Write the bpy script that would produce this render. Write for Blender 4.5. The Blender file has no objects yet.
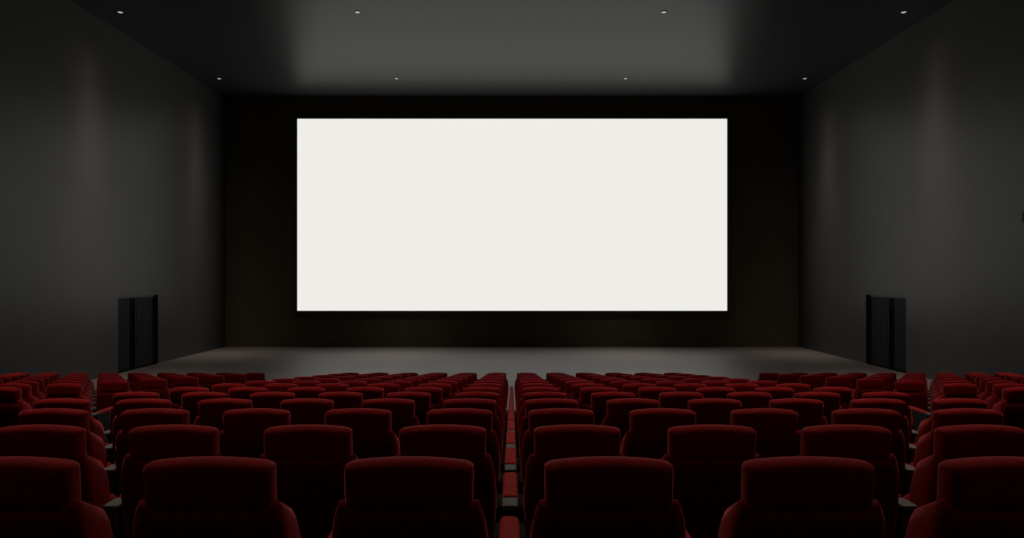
import bpy, bmesh, math, random
from mathutils import Vector, Matrix

# ------------------------------------------------------------------ camera, world, exposure
S = bpy.context.scene
COL = S.collection
EYE = 2.87            # height of the lens over the front floor
F_PX = 690.0
cam_d = bpy.data.cameras.new('camera')
cam = bpy.data.objects.new('camera', cam_d)
COL.objects.link(cam)
cam.location = (0, 0, EYE)
cam.rotation_euler = (math.pi / 2, 0, 0)
cam_d.sensor_width = 36.0
cam_d.lens = F_PX / 1024 * 36.0
cam_d.shift_y = 6 / 1024
cam_d.clip_start = 0.05
cam_d.clip_end = 200
S.camera = cam

world = bpy.data.worlds.new('world')
S.world = world
world.use_nodes = True
bg = world.node_tree.nodes['Background']
bg.inputs['Color'].default_value = (0, 0, 0, 1)
bg.inputs['Strength'].default_value = 0.0

S.view_settings.view_transform = 'Standard'
S.view_settings.look = 'None'
S.view_settings.exposure = 0.0
S.view_settings.gamma = 1.0
S.view_settings.use_curve_mapping = False
S.cycles.max_bounces = 10
S.cycles.diffuse_bounces = 6

SCREEN_GAIN = 1.0      # radiance scale of the lit screen
BEAM_W = 2100.0        # narrow ceiling downlights
FLOOD_W = {12.4: 110.0, 6.1: 1000.0}       # wide downlights over the seats
WARM = (1.0, 0.76, 0.61)

# ------------------------------------------------------------------ room dimensions (metres)
HALF = 11.5           # half width of the hall
FAR = 27.7            # screen wall
NEAR = -4.0           # wall behind the camera
CEIL = EYE + 7.15
ROWS = 13
PITCH = 0.60
STEP = 0.12
SEAT_X0 = -0.009
def row_y(n): return 1.03 + n
def row_z(n): return STEP * (ROWS - n)

# ------------------------------------------------------------------ materials
def principled(name, color, rough=0.6, spec=0.5, metal=0.0):
    m = bpy.data.materials.new(name)
    m.use_nodes = True
    b = m.node_tree.nodes['Principled BSDF']
    b.inputs['Base Color'].default_value = (*color, 1)
    b.inputs['Roughness'].default_value = rough
    b.inputs['Specular IOR Level'].default_value = spec
    b.inputs['Metallic'].default_value = metal
    return m, b

def noise_color(m, b, c1, c2, scale, detail=4, bump=0.0, bump_scale=None, bump_dist=0.01):
    nt = m.node_tree
    tc = nt.nodes.new('ShaderNodeTexCoord')
    nz = nt.nodes.new('ShaderNodeTexNoise')
    nz.inputs['Scale'].default_value = scale
    nz.inputs['Detail'].default_value = detail
    nt.links.new(tc.outputs['Object'], nz.inputs['Vector'])
    rp = nt.nodes.new('ShaderNodeValToRGB')
    rp.color_ramp.elements[0].color = (*c1, 1); rp.color_ramp.elements[0].position = 0.35
    rp.color_ramp.elements[1].color = (*c2, 1); rp.color_ramp.elements[1].position = 0.65
    nt.links.new(nz.outputs['Fac'], rp.inputs['Fac'])
    nt.links.new(rp.outputs['Color'], b.inputs['Base Color'])
    if bump:
        n2 = nt.nodes.new('ShaderNodeTexNoise')
        n2.inputs['Scale'].default_value = bump_scale or scale * 8
        n2.inputs['Detail'].default_value = 3
        nt.links.new(tc.outputs['Object'], n2.inputs['Vector'])
        bp = nt.nodes.new('ShaderNodeBump')
        bp.inputs['Strength'].default_value = bump
        bp.inputs['Distance'].default_value = bump_dist
        nt.links.new(n2.outputs['Fac'], bp.inputs['Height'])
        nt.links.new(bp.outputs['Normal'], b.inputs['Normal'])

M = {}
M['wall'], b = principled('wall_satin_paint', (0.06, 0.06, 0.06), 0.40, 0.215)
noise_color(M['wall'], b, (0.060, 0.059, 0.057), (0.067, 0.066, 0.064), 0.7)
M['ceiling'], b = principled('ceiling_satin_paint', (0.055, 0.055, 0.056), 0.40, 0.150)
M['black_wall'], b = principled('black_screen_wall', (0.05, 0.045, 0.036), 0.95, 0.1)
noise_color(M['black_wall'], b, (0.115, 0.108, 0.078), (0.130, 0.122, 0.09), 1.2)
M['rear_wall'], b = principled('rear_wall_bounce', (0.25, 0.25, 0.25), 0.9, 0.1)  # unseen wall, made paler than the side walls to bounce light onto seat backs
M['floor'], b = principled('front_floor', (0.17, 0.16, 0.15), 0.55, 0.55)
noise_color(M['floor'], b, (0.074, 0.071, 0.067), (0.087, 0.084, 0.079), 0.9)
M['carpet'], b = principled('dark_carpet', (0.03, 0.03, 0.032), 0.95, 0.1)
noise_color(M['carpet'], b, (0.010, 0.010, 0.011), (0.018, 0.018, 0.019), 60, bump=0.3, bump_scale=300)
M['door'], b = principled('black_door_paint', (0.020, 0.022, 0.024), 0.55, 0.07)
M['dark_metal'], b = principled('black_metal', (0.02, 0.02, 0.022), 0.45, 0.4)
M['bracket'], b = principled('grey_bracket', (0.13, 0.145, 0.142), 0.55, 0.5)
M['dark_glass'], b = principled('black_glass', (0.003, 0.003, 0.003), 0.5, 0.02)
M['plastic'], b = principled('dark_plastic', (0.012, 0.012, 0.013), 0.6, 0.3)
M['masking'], b = principled('black_masking', (0.06, 0.06, 0.058), 0.9, 0.1)
M['lamp_trim'], b = principled('lamp_trim', (0.08, 0.08, 0.08), 0.5, 0.4)

def fabric(name, color, sheen):
    m, b = principled(name, color, 0.75, 0.12)
    b.inputs['Sheen Weight'].default_value = sheen
    b.inputs['Sheen Roughness'].default_value = 0.30
    b.inputs['Sheen Tint'].default_value = (1.0, 0.20, 0.22, 1)
    noise_color(m, b, tuple(c * 0.88 for c in color), tuple(min(1, c * 1.12) for c in color), 25, bump=0.12, bump_scale=420, bump_dist=0.002)
    return m
M['red'] = fabric('red_velvet', (0.245, 0.005, 0.006), 1.25)
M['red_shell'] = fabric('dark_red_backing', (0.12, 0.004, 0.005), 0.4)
M['red_pad'] = fabric('red_arm_fabric', (0.33, 0.022, 0.020), 0.6)

def emitter(name, color, strength):
    m = bpy.data.materials.new(name); m.use_nodes = True
    nt = m.node_tree; nt.nodes.clear()
    e = nt.nodes.new('ShaderNodeEmission'); o = nt.nodes.new('ShaderNodeOutputMaterial')
    e.inputs['Color'].default_value = (*color, 1); e.inputs['Strength'].default_value = strength
    nt.links.new(e.outputs[0], o.inputs[0])
    return m
M['screen'] = emitter('lit_screen', (0.858, 0.846, 0.805), SCREEN_GAIN)
M['lamp'] = emitter('lamp_lens', (1.0, 0.95, 0.90), 0.5)

# ------------------------------------------------------------------ helpers
def link(name, bm, mat, parent=None, smooth=False, bevel=0.0, seg=2):
    me = bpy.data.meshes.new(name)
    bmesh.ops.recalc_face_normals(bm, faces=bm.faces)
    if smooth:
        for f in bm.faces: f.smooth = True
    bm.to_mesh(me); bm.free()
    me.materials.append(mat)
    o = bpy.data.objects.new(name, me)
    COL.objects.link(o)
    if parent: o.parent = parent
    if bevel:
        md = o.modifiers.new('bevel', 'BEVEL'); md.width = bevel; md.segments = seg
        md.limit_method = 'ANGLE'; md.angle_limit = math.radians(40)
    return o

def box(bm, x0, x1, y0, y1, z0, z1):
    v = [bm.verts.new((x, y, z)) for x in (x0, x1) for y in (y0, y1) for z in (z0, z1)]
    for f in ((0, 1, 3, 2), (4, 6, 7, 5), (0, 4, 5, 1), (2, 3, 7, 6), (0, 2, 6, 4), (1, 5, 7, 3)):
        bm.faces.new([v[i] for i in f])

def prism_x(bm, yz, x0, x1):
    a = [bm.verts.new((x0, y, z)) for y, z in yz]
    c = [bm.verts.new((x1, y, z)) for y, z in yz]
    n = len(yz)
    bm.faces.new(a); bm.faces.new(c[::-1])
    for i in range(n): bm.faces.new((a[i], a[(i + 1) % n], c[(i + 1) % n], c[i]))

def round_poly(pts, radii, seg=5):
    """2-D polygon with filleted corners"""
    out = []; n = len(pts)
    for i in range(n):
        p = Vector(pts[i]); a = (Vector(pts[i - 1]) - p); b_ = (Vector(pts[(i + 1) % n]) - p)
        r = min(radii[i], a.length * .49, b_.length * .49)
        if r <= 0: out.append(p); continue
        p0 = p + a.normalized() * r; p1 = p + b_.normalized() * r
        for k in range(seg + 1):
            t = k / seg
            out.append(p0 * (1 - t) ** 2 + p * 2 * t * (1 - t) + p1 * t ** 2)
    return out

def cushion(bm, outline, y_of, thick, soft, puff=0.0, steps=4, drop=0.0):
    """Upholstered slab: an outline in x-z given a soft rounded edge on both faces.
    y_of(z) = y of the rear face; thick = depth along y; puff = how far faces bulge."""
    n = len(outline)
    xa, xb = min(p.x for p in outline), max(p.x for p in outline)
    za, zb = min(p.y for p in outline), max(p.y for p in outline)
    c = Vector(((xa + xb) / 2, (za + zb) / 2)); hx, hz = (xb - xa) / 2, (zb - za) / 2
    rings = []
    prof = []
    for k in range(steps + 1):
        a = math.pi / 2 * k / steps
        prof.append((soft * (1 - math.sin(a)), soft * (1 - math.cos(a))))     # (inset, y)
    seq = prof + [(i, thick - y) for i, y in prof[::-1]]
    for inset, dy in seq:
        fx, fz = 1 - inset / hx, 1 - inset / hz
        rings.append([bm.verts.new((c.x + (p.x - c.x) * fx, y_of(c.y + (p.y - c.y) * fz) + dy, c.y + (p.y - c.y) * fz - drop * max(0.0, dy - soft) * (p.y - za) / (zb - za))) for p in outline])
    for r0, r1 in zip(rings, rings[1:]):
        for i in range(n):
            bm.faces.new((r0[i], r0[(i + 1) % n], r1[(i + 1) % n], r1[i]))
    def c_y(ring):      # y of the face at its centre height
        lo = min(ring, key=lambda v: v.co.z); hi = max(ring, key=lambda v: v.co.z)
        return lo.co.y + (hi.co.y - lo.co.y) * (c.y - lo.co.z) / (hi.co.z - lo.co.z)
    for ring, sgn in ((rings[0], -1), (rings[-1], 1)):
        prev = ring
        for q in (0.72, 0.4):
            cur = []
            for v in ring:
                x = c.x + (v.co.x - c.x) * q; z = c.y + (v.co.z - c.y) * q
                cur.append(bm.verts.new((x, v.co.y + (c_y(ring) - v.co.y) * (1 - q) + sgn * puff * (1 - q * q), z)))
            for i in range(n):
                bm.faces.new((prev[i], prev[(i + 1) % n], cur[(i + 1) % n], cur[i]))
            prev = cur
        cv = bm.verts.new((c.x, c_y(ring) + sgn * puff, c.y))
        for i in range(n): bm.faces.new((prev[i], prev[(i + 1) % n], cv))

def disc(bm, r, z, n=28):
    bm.faces.new([bm.verts.new((r * math.cos(2 * math.pi * i / n), r * math.sin(2 * math.pi * i / n), z)) for i in range(n)])

def lathe(bm, prof, n=28):
    rings = [[bm.verts.new((r * math.cos(2 * math.pi * i / n), r * math.sin(2 * math.pi * i / n), z)) for i in range(n)] for r, z in prof]
    m = len(rings)
    for k in range(m):
        a, c = rings[k], rings[(k + 1) % m]
        for i in range(n): bm.faces.new((a[i], a[(i + 1) % n], c[(i + 1) % n], c[i]))

def empty(name, label=None, cat=None, loc=(0, 0, 0), group=None, kind=None):
    o = bpy.data.objects.new(name, None)
    COL.objects.link(o); o.location = loc; o.empty_display_size = 0.1
    if label: o['label'] = label
    if cat: o['category'] = cat
    if group: o['group'] = group
    if kind: o['kind'] = kind
    return o

def struct(o, label=None):
    o['kind'] = 'structure'
    if label: o['label'] = label
    return o

# ------------------------------------------------------------------ the room
DOOR_Y0, DOOR_Y1, DOOR_H = 20.14, 22.42, 2.23
RECESS = 0.11
def side_wall(sx):
    bm = bmesh.new()
    x0, x1 = sx * HALF, sx * (HALF + 0.35)
    lo, hi = min(x0, x1), max(x0, x1)
    # one piece of wall with the door opening cut through it
    outline = [(NEAR - 0.3, -0.3), (DOOR_Y0, -0.3), (DOOR_Y0, DOOR_H), (DOOR_Y1, DOOR_H), (DOOR_Y1, -0.3), (FAR + 0.3, -0.3), (FAR + 0.3, CEIL), (NEAR - 0.3, CEIL)]
    prism_x(bm, outline, lo, hi)
    return bm
struct(link('wall_left', side_wall(-1), M['wall']), 'tall plain grey plaster wall on the left of the hall')
struct(link('wall_right', side_wall(1), M['wall']), 'tall plain grey plaster wall on the right of the hall')

bm = bmesh.new(); box(bm, -HALF, HALF, FAR, FAR + 0.3, -0.3, CEIL)
struct(link('wall_front', bm, M['black_wall']), 'black wall around the lit screen')
bm = bmesh.new(); box(bm, -HALF, HALF, NEAR - 0.3, NEAR, -0.3, CEIL)
struct(link('wall_rear', bm, M['rear_wall']), 'unseen paler grey wall behind the last row of seats')
bm = bmesh.new(); box(bm, -HALF - 0.35, HALF + 0.35, NEAR - 0.3, FAR + 0.3, CEIL, CEIL + 0.3)
struct(link('ceiling', bm, M['ceiling']), 'dark satin ceiling reflecting the screen')

FLOOR_START = row_y(ROWS) + 0.62
bm = bmesh.new(); box(bm, -HALF, HALF, FLOOR_START, FAR, -0.3, 0.0)
struct(link('floor', bm, M['floor']), 'bare pale grey floor between the front row and the screen')

# stepped seating floor: one tread per row
prof = [(FLOOR_START, -0.3), (FLOOR_START, 0.0)]
for n in range(ROWS - 1, -3, -1):
    yb = row_y(n) + 0.62
    prof += [(yb, row_z(n + 1)), (yb, row_z(n))]
prof += [(NEAR, row_z(-2)), (NEAR, -0.3)]
bm = bmesh.new(); prism_x(bm, prof, -HALF, HALF)
struct(link('floor_raked', bm, M['carpet']), 'dark carpeted steps under the rows of seats')

def double_door(sx, name, side):
    root = empty(name, 'black double door set in the %s wall near the screen' % side, None, (sx * (HALF + RECESS), (DOOR_Y0 + DOOR_Y1) / 2, 0), kind='structure')
    w = (DOOR_Y1 - DOOR_Y0) / 2
    X = lambda a, c: (min(sx * a, sx * c), max(sx * a, sx * c))
    # frame fills the head and both jambs
    bm = bmesh.new(); a, c = X(-0.02, 0.12)
    t = 0.06
    for y0, y1, z0, z1 in ((-w + 0.002, -w + t, 0, DOOR_H - 0.002), (w - t, w - 0.002, 0, DOOR_H - 0.002), (-w + t, w - t, DOOR_H - t, DOOR_H - 0.002)):
        box(bm, a, c, y0, y1, z0, z1)
    link('door_frame', bm, M['dark_metal'], root)
    for s in (-1, 1):
        bm = bmesh.new(); a, c = X(0.01, 0.06)
        y0, y1 = (-w + t + 0.004, -0.024) if s < 0 else (-0.016, w - t - 0.004)
        box(bm, a, c, y0, y1, 0.012, DOOR_H - t - 0.004)
        leaf = link('door_leaf', bm, M['door'], root, bevel=0.004)
        if s < 0:
            bm = bmesh.new(); a, c = X(0.004, 0.0101)
            box(bm, a, c, -0.31, -0.03, 0.016, DOOR_H - t - 0.008)
            vs = link('vision_panel', bm, M['dark_glass'], leaf)
            vs['label'] = 'tall black glass strip beside the meeting edge'
        bm = bmesh.new(); a, c = X(-0.055, -0.03)
        yh = -0.09 if s < 0 else 0.05
        box(bm, a, c, yh - 0.016, yh + 0.016, 0.72, 1.86)
        a, c = X(-0.04, 0.012)
        for z in (0.80, 1.76): box(bm, a, c, yh - 0.01, yh + 0.01, z, z + 0.02)
        h = link('pull_handle', bm, M['dark_metal'], leaf, bevel=0.004)
    bm = bmesh.new(); a, c = X(0.13, 0.20)
    box(bm, a, c, -w, w, 0, DOOR_H)
    link('backing', bm, M['dark_metal'], root)
    return root
double_door(-1, 'door_1', 'left')
double_door(1, 'door_2', 'right')

# ------------------------------------------------------------------ the screen
k = FAR / F_PX
sx0, sx1 = (297.8 - 512) * k, (726.6 - 512) * k
sz1, sz0 = EYE + (275 - 119.2) * k, EYE - (310.6 - 275) * k
scr = empty('cinema_screen', 'huge blank lit white cinema screen on the black front wall', 'screen', ((sx0 + sx1) / 2, FAR, (sz0 + sz1) / 2))
hw, hh = (sx1 - sx0) / 2, (sz1 - sz0) / 2
bm = bmesh.new(); box(bm, -hw, hw, -0.06, -0.045, -hh, hh)
link('screen_surface', bm, M['screen'], scr)
bm = bmesh.new(); box(bm, -hw - 0.04, hw + 0.04, -0.044, 0.0, -hh - 0.04, hh + 0.04)
link('screen_backing', bm, M['masking'], scr)
bm = bmesh.new()
# thin black frame, inner bevel and tone set to catch screen light as edge glow
def frame_ring(a, y): return [bm.verts.new((x * (hw + a), y, z * (hh + a))) for x, z in ((-1, -1), (1, -1), (1, 1), (-1, 1))]
rg = [frame_ring(0.003, -0.046), frame_ring(0.05, -0.080), frame_ring(0.085, -0.085), frame_ring(0.10, -0.07), frame_ring(0.10, -0.001), frame_ring(0.045, -0.001), frame_ring(0.045, -0.046)]
for i in range(len(rg)):
    a, c = rg[i], rg[(i + 1) % len(rg)]
    for j in range(4): bm.faces.new((a[j], a[(j + 1) % 4], c[(j + 1) % 4], c[j]))
link('screen_frame', bm, M['masking'], scr)

# small black fitting on the right wall, level with the lower half of the screen
fit = empty('wall_speaker', 'small black speaker mounted on the right grey wall at the edge of view', 'speaker', (HALF, 15.34, 4.17))
bm = bmesh.new(); box(bm, -0.10, -0.03, -0.11, 0.11, -0.14, 0.14)
link('speaker_housing', bm, M['dark_metal'], fit, bevel=0.03, seg=4)
bm = bmesh.new(); box(bm, -0.108, -0.099, -0.07, 0.07, -0.10, 0.10)
link('speaker_grille', bm, M['masking'], fit, bevel=0.003)
bm = bmesh.new(); box(bm, -0.035, -0.001, -0.03, 0.03, -0.05, 0.05)
link('wall_bracket', bm, M['dark_metal'], fit, bevel=0.003)

# ------------------------------------------------------------------ ceiling downlights
def beam_data(wide):
    """A downlight's beam: a hot centre in a faint wide skirt (narrow), or an even flood (wide)."""
    ld = bpy.data.lights.new('downlight_beam', 'SPOT')
    ld.energy = FLOOD_W[wide] if wide else BEAM_W
    ld.color = WARM; ld.shadow_soft_size = 0.05
    ld.spot_size = math.radians(170); ld.spot_blend = 0.3
    ld.use_nodes = True
    nt = ld.node_tree
    em = [n_ for n_ in nt.nodes if n_.type == 'EMISSION'][0]
    tc = nt.nodes.new('ShaderNodeTexCoord')
    sp = nt.nodes.new('ShaderNodeSeparateXYZ')
    nt.links.new(tc.outputs['Normal'], sp.inputs[0])
    ab = nt.nodes.new('ShaderNodeMath'); ab.operation = 'ABSOLUTE'
    nt.links.new(sp.outputs['Z'], ab.inputs[0])
    terms = [(4.0, 1.0)] if wide else [(48.0, 0.92), (11.0, 0.08)]
    last = None
    for p_, w_ in terms:
        pw = nt.nodes.new('ShaderNodeMath'); pw.operation = 'POWER'
        nt.links.new(ab.outputs[0], pw.inputs[0]); pw.inputs[1].default_value = p_
        ml = nt.nodes.new('ShaderNodeMath'); ml.operation = 'MULTIPLY_ADD'
        nt.links.new(pw.outputs[0], ml.inputs[0]); ml.inputs[1].default_value = w_
        if last: nt.links.new(last.outputs[0], ml.inputs[2])
        else: ml.inputs[2].default_value = 0.0
        last = ml
    nt.links.new(last.outputs[0], em.inputs['Strength'])
    return ld
BEAMS = {}
def beam(r, wide):
    if wide not in BEAMS: BEAMS[wide] = beam_data(wide)
    lo = bpy.data.objects.new('downlight_beam', BEAMS[wide]); COL.objects.link(lo)
    lo.parent = r; lo.location = (0, 0, -0.02)

def downlight(x, y, label, first=None):
    if first:
        r = first.copy(); COL.objects.link(r); r.location = (x, y, CEIL); r['label'] = label
        for ch in first.children:
            if ch.type == 'MESH':
                c = ch.copy(); COL.objects.link(c); c.parent = r
        beam(r, y if 0 < y < 15 and abs(x) < 5 else 0)
        return r
    r = empty('ceiling_downlight', label, 'ceiling light', (x, y, CEIL), 'round downlights in the ceiling')
    bm = bmesh.new(); lathe(bm, [(0.062, -0.001), (0.066, -0.012), (0.085, -0.012), (0.092, -0.001)])
    link('trim_ring', bm, M['lamp_trim'], r, smooth=True)
    bm = bmesh.new(); lathe(bm, [(0.002, -0.001), (0.002, -0.008), (0.061, -0.008), (0.061, -0.001)])
    link('lamp_lens', bm, M['lamp'], r)
    beam(r, 0)
    return r
across = [(-10.65, 'next to the left wall'), (-4.2, 'left of the middle'), (4.13, 'right of the middle'), (10.65, 'next to the right wall')]
L0 = None
for y, what in ((25.1, 'in the row closest to the screen'), (18.76, 'in the second row from the screen'), (12.4, 'in the third row from the screen'), (6.1, 'in the fourth row from the screen'), (-0.3, 'in the row furthest from the screen')):
    for x, where in across:
        o = downlight(x, y, 'small round ceiling light %s, %s' % (what, where), L0)
        L0 = L0 or o

# ------------------------------------------------------------------ cinema seats
def lean(z): return 0.0 + (0.87 - z) * 0.10        # the back leans: its foot sits further forward
def make_seat():
    r = empty('cinema_chair', '-', 'cinema chair', (0, 0, 0))
    # upper cushion (head end of the back)
    H, B, W = 0.881, 0.724, 0.191
    top = [Vector((W * math.sin(t), H - 0.014 * (math.sin(t)) ** 2)) for t in (-1.1, -0.6, -0.2, 0.2, 0.6, 1.1)]
    pts = [(-W, B), (-W - 0.003, H - 0.022)] + [(p.x, p.y) for p in top] + [(W + 0.003, H - 0.022), (W, B)]
    rad = [0.014, 0.045] + [0.02] * 6 + [0.045, 0.014]
    bm = bmesh.new(); cushion(bm, round_poly(pts, rad, 4), lean, 0.095, 0.036, 0.0, 6)
    link('head_cushion', bm, M['red'], r, smooth=True)
    # main back: wider shoulders, flares towards the bottom
    pts = [(-0.215, 0.24), (-0.238, 0.50), (-0.238, 0.62), (-0.226, 0.712), (-0.206, 0.762), (-0.17, 0.74), (0.17, 0.74), (0.206, 0.762), (0.226, 0.712), (0.238, 0.62), (0.238, 0.50), (0.215, 0.24)]
    rad = [0.03, 0.05, 0.05, 0.03, 0.018, 0.02, 0.02, 0.018, 0.03, 0.05, 0.05, 0.03]
    bm = bmesh.new(); cushion(bm, round_poly(pts, rad, 4), lambda z: lean(z) + 0.004, 0.170, 0.028, 0.0, 5, 0.55)
    link('backrest', bm, M['red'], r, smooth=True)
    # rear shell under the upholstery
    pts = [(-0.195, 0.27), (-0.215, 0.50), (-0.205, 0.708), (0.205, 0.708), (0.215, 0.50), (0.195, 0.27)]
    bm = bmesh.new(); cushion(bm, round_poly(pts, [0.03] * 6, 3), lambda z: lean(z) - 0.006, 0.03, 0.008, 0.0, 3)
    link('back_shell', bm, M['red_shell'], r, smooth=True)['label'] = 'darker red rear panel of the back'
    # tip-up seat, folded against the back
    pts = [(-0.205, 0.15), (-0.215, 0.50), (0.215, 0.50), (0.205, 0.15)]
    bm = bmesh.new(); cushion(bm, round_poly(pts, [0.05, 0.05, 0.05, 0.05], 4), lambda z: 0.215 - (0.50 - z) * 0.02, 0.10, 0.03, 0.0, 4)
    link('seat_cushion', bm, M['red'], r, smooth=True)
    bm = bmesh.new()
    box(bm, -0.21, 0.21, 0.20, 0.25, 0.27, 0.31)
    link('seat_hinge_bar', bm, M['dark_metal'], r, bevel=0.006)
    return r

def armrest(r, x):
    bm = bmesh.new()
    prism_x(bm, [(0.14, 0.0), (0.46, 0.0), (0.44, 0.04), (0.40, 0.10), (0.41, 0.40), (0.53, 0.485), (0.14, 0.485), (0.19, 0.40), (0.19, 0.10), (0.15, 0.04)], x - 0.020, x + 0.020)
    s = link('armrest', bm, M['plastic'], r, bevel=0.004)
    bm = bmesh.new()
    out = round_poly([(-0.037, 0.195), (-0.037, 0.585), (0.037, 0.585), (0.037, 0.195)], [0.012, 0.03, 0.03, 0.012], 4)
    n = len(out)
    rings = []
    for inset, z in ((0.006, 0.486), (0.0, 0.494), (0.0, 0.508), (0.004, 0.517), (0.012, 0.521)):
        rings.append([bm.verts.new((x + p.x * (1 - inset / 0.037), 0.39 + (p.y - 0.39) * (1 - inset / 0.195), z)) for p in out])
    for a, c in zip(rings, rings[1:]):
        for i in range(n): bm.faces.new((a[i], a[(i + 1) % n], c[(i + 1) % n], c[i]))
    bm.faces.new(rings[0]); bm.faces.new(rings[-1][::-1])
    p = link('arm_pad', bm, M['red_pad'], s, smooth=False)
    p['label'] = 'red upholstered pad on the armrest'
    bm = bmesh.new()
    box(bm, x - 0.036, x + 0.036, 0.072, 0.192, 0.494, 0.512)
    c = link('arm_bracket', bm, M['bracket'], s, bevel=0.004)
    c['label'] = 'bare grey bracket behind the pad'
    return s

seat_plain = make_seat()
armrest(seat_plain, 0.30)                 # every seat carries the arm on its right
ORD = ['', 'nearest', 'second', 'third', 'fourth', 'fifth', 'sixth', 'seventh', 'eighth', 'ninth', 'tenth', 'eleventh', 'twelfth', 'frontmost']
NTH = ['first', 'second', 'third', 'fourth', 'fifth', 'sixth', 'seventh', 'eighth', 'ninth', 'tenth']
used = [False]
def copy_tree(o, parent=None):
    c = o.copy(); COL.objects.link(c)
    if parent: c.parent = parent
    for ch in list(o.children): copy_tree(ch, c)
    return c

def place(x, n, label, group, left_arm=False):
    if not used[0]:
        r = seat_plain; used[0] = True
    else:
        r = copy_tree(seat_plain)
    r.location = (x, row_y(n), row_z(n))
    r['label'] = label; r['group'] = group
    if left_arm:
        for src in end_arm: 
            copy_tree(src, r)
    return r

# the outer arm that closes the left end of a row
end_arm_root = empty('arm_source', None, None)
end_arm = [armrest(end_arm_root, -0.30)]

def row_words(n):
    if n == 1: return 'nearest row'
    if n == ROWS: return 'frontmost row before the screen'
    return '%s row counted from the nearest' % ORD[n]

seats = []
for n in range(1, ROWS + 1):
    lim = 512 / F_PX * (row_y(n) + 0.30)
    for k_ in range(6):
        if (k_ + 0.5) * PITCH - 0.30 > lim + 0.2: continue
        for s, side in ((-1, 'left'), (1, 'right')):
            lab = 'red cinema seat, %s, %s seat %s of the central gap' % (row_words(n), NTH[k_], side)
            seats.append((s * (k_ + 0.5) * PITCH + SEAT_X0, n, lab, 'red seats of the middle block', s < 0 and k_ == 5))
    for k_ in range(10):
        x = 5.24 + k_ * PITCH
        if x - 0.28 > lim: continue
        for s, side in ((-1, 'left'), (1, 'right')):
            lab = 'red cinema seat, %s, %s seat beyond the %s aisle' % (row_words(n), NTH[k_], side)
            seats.append((s * x, n, lab, 'red seats of the %s block' % side, (s > 0 and k_ == 0) or (s < 0 and k_ == 9)))
for a in seats: place(*a)
# the source arm is no longer needed
for o in [end_arm[0]] + list(end_arm[0].children) + [end_arm_root]:
    bpy.data.objects.remove(o, do_unlink=True)
print('SEATS', len(seats))
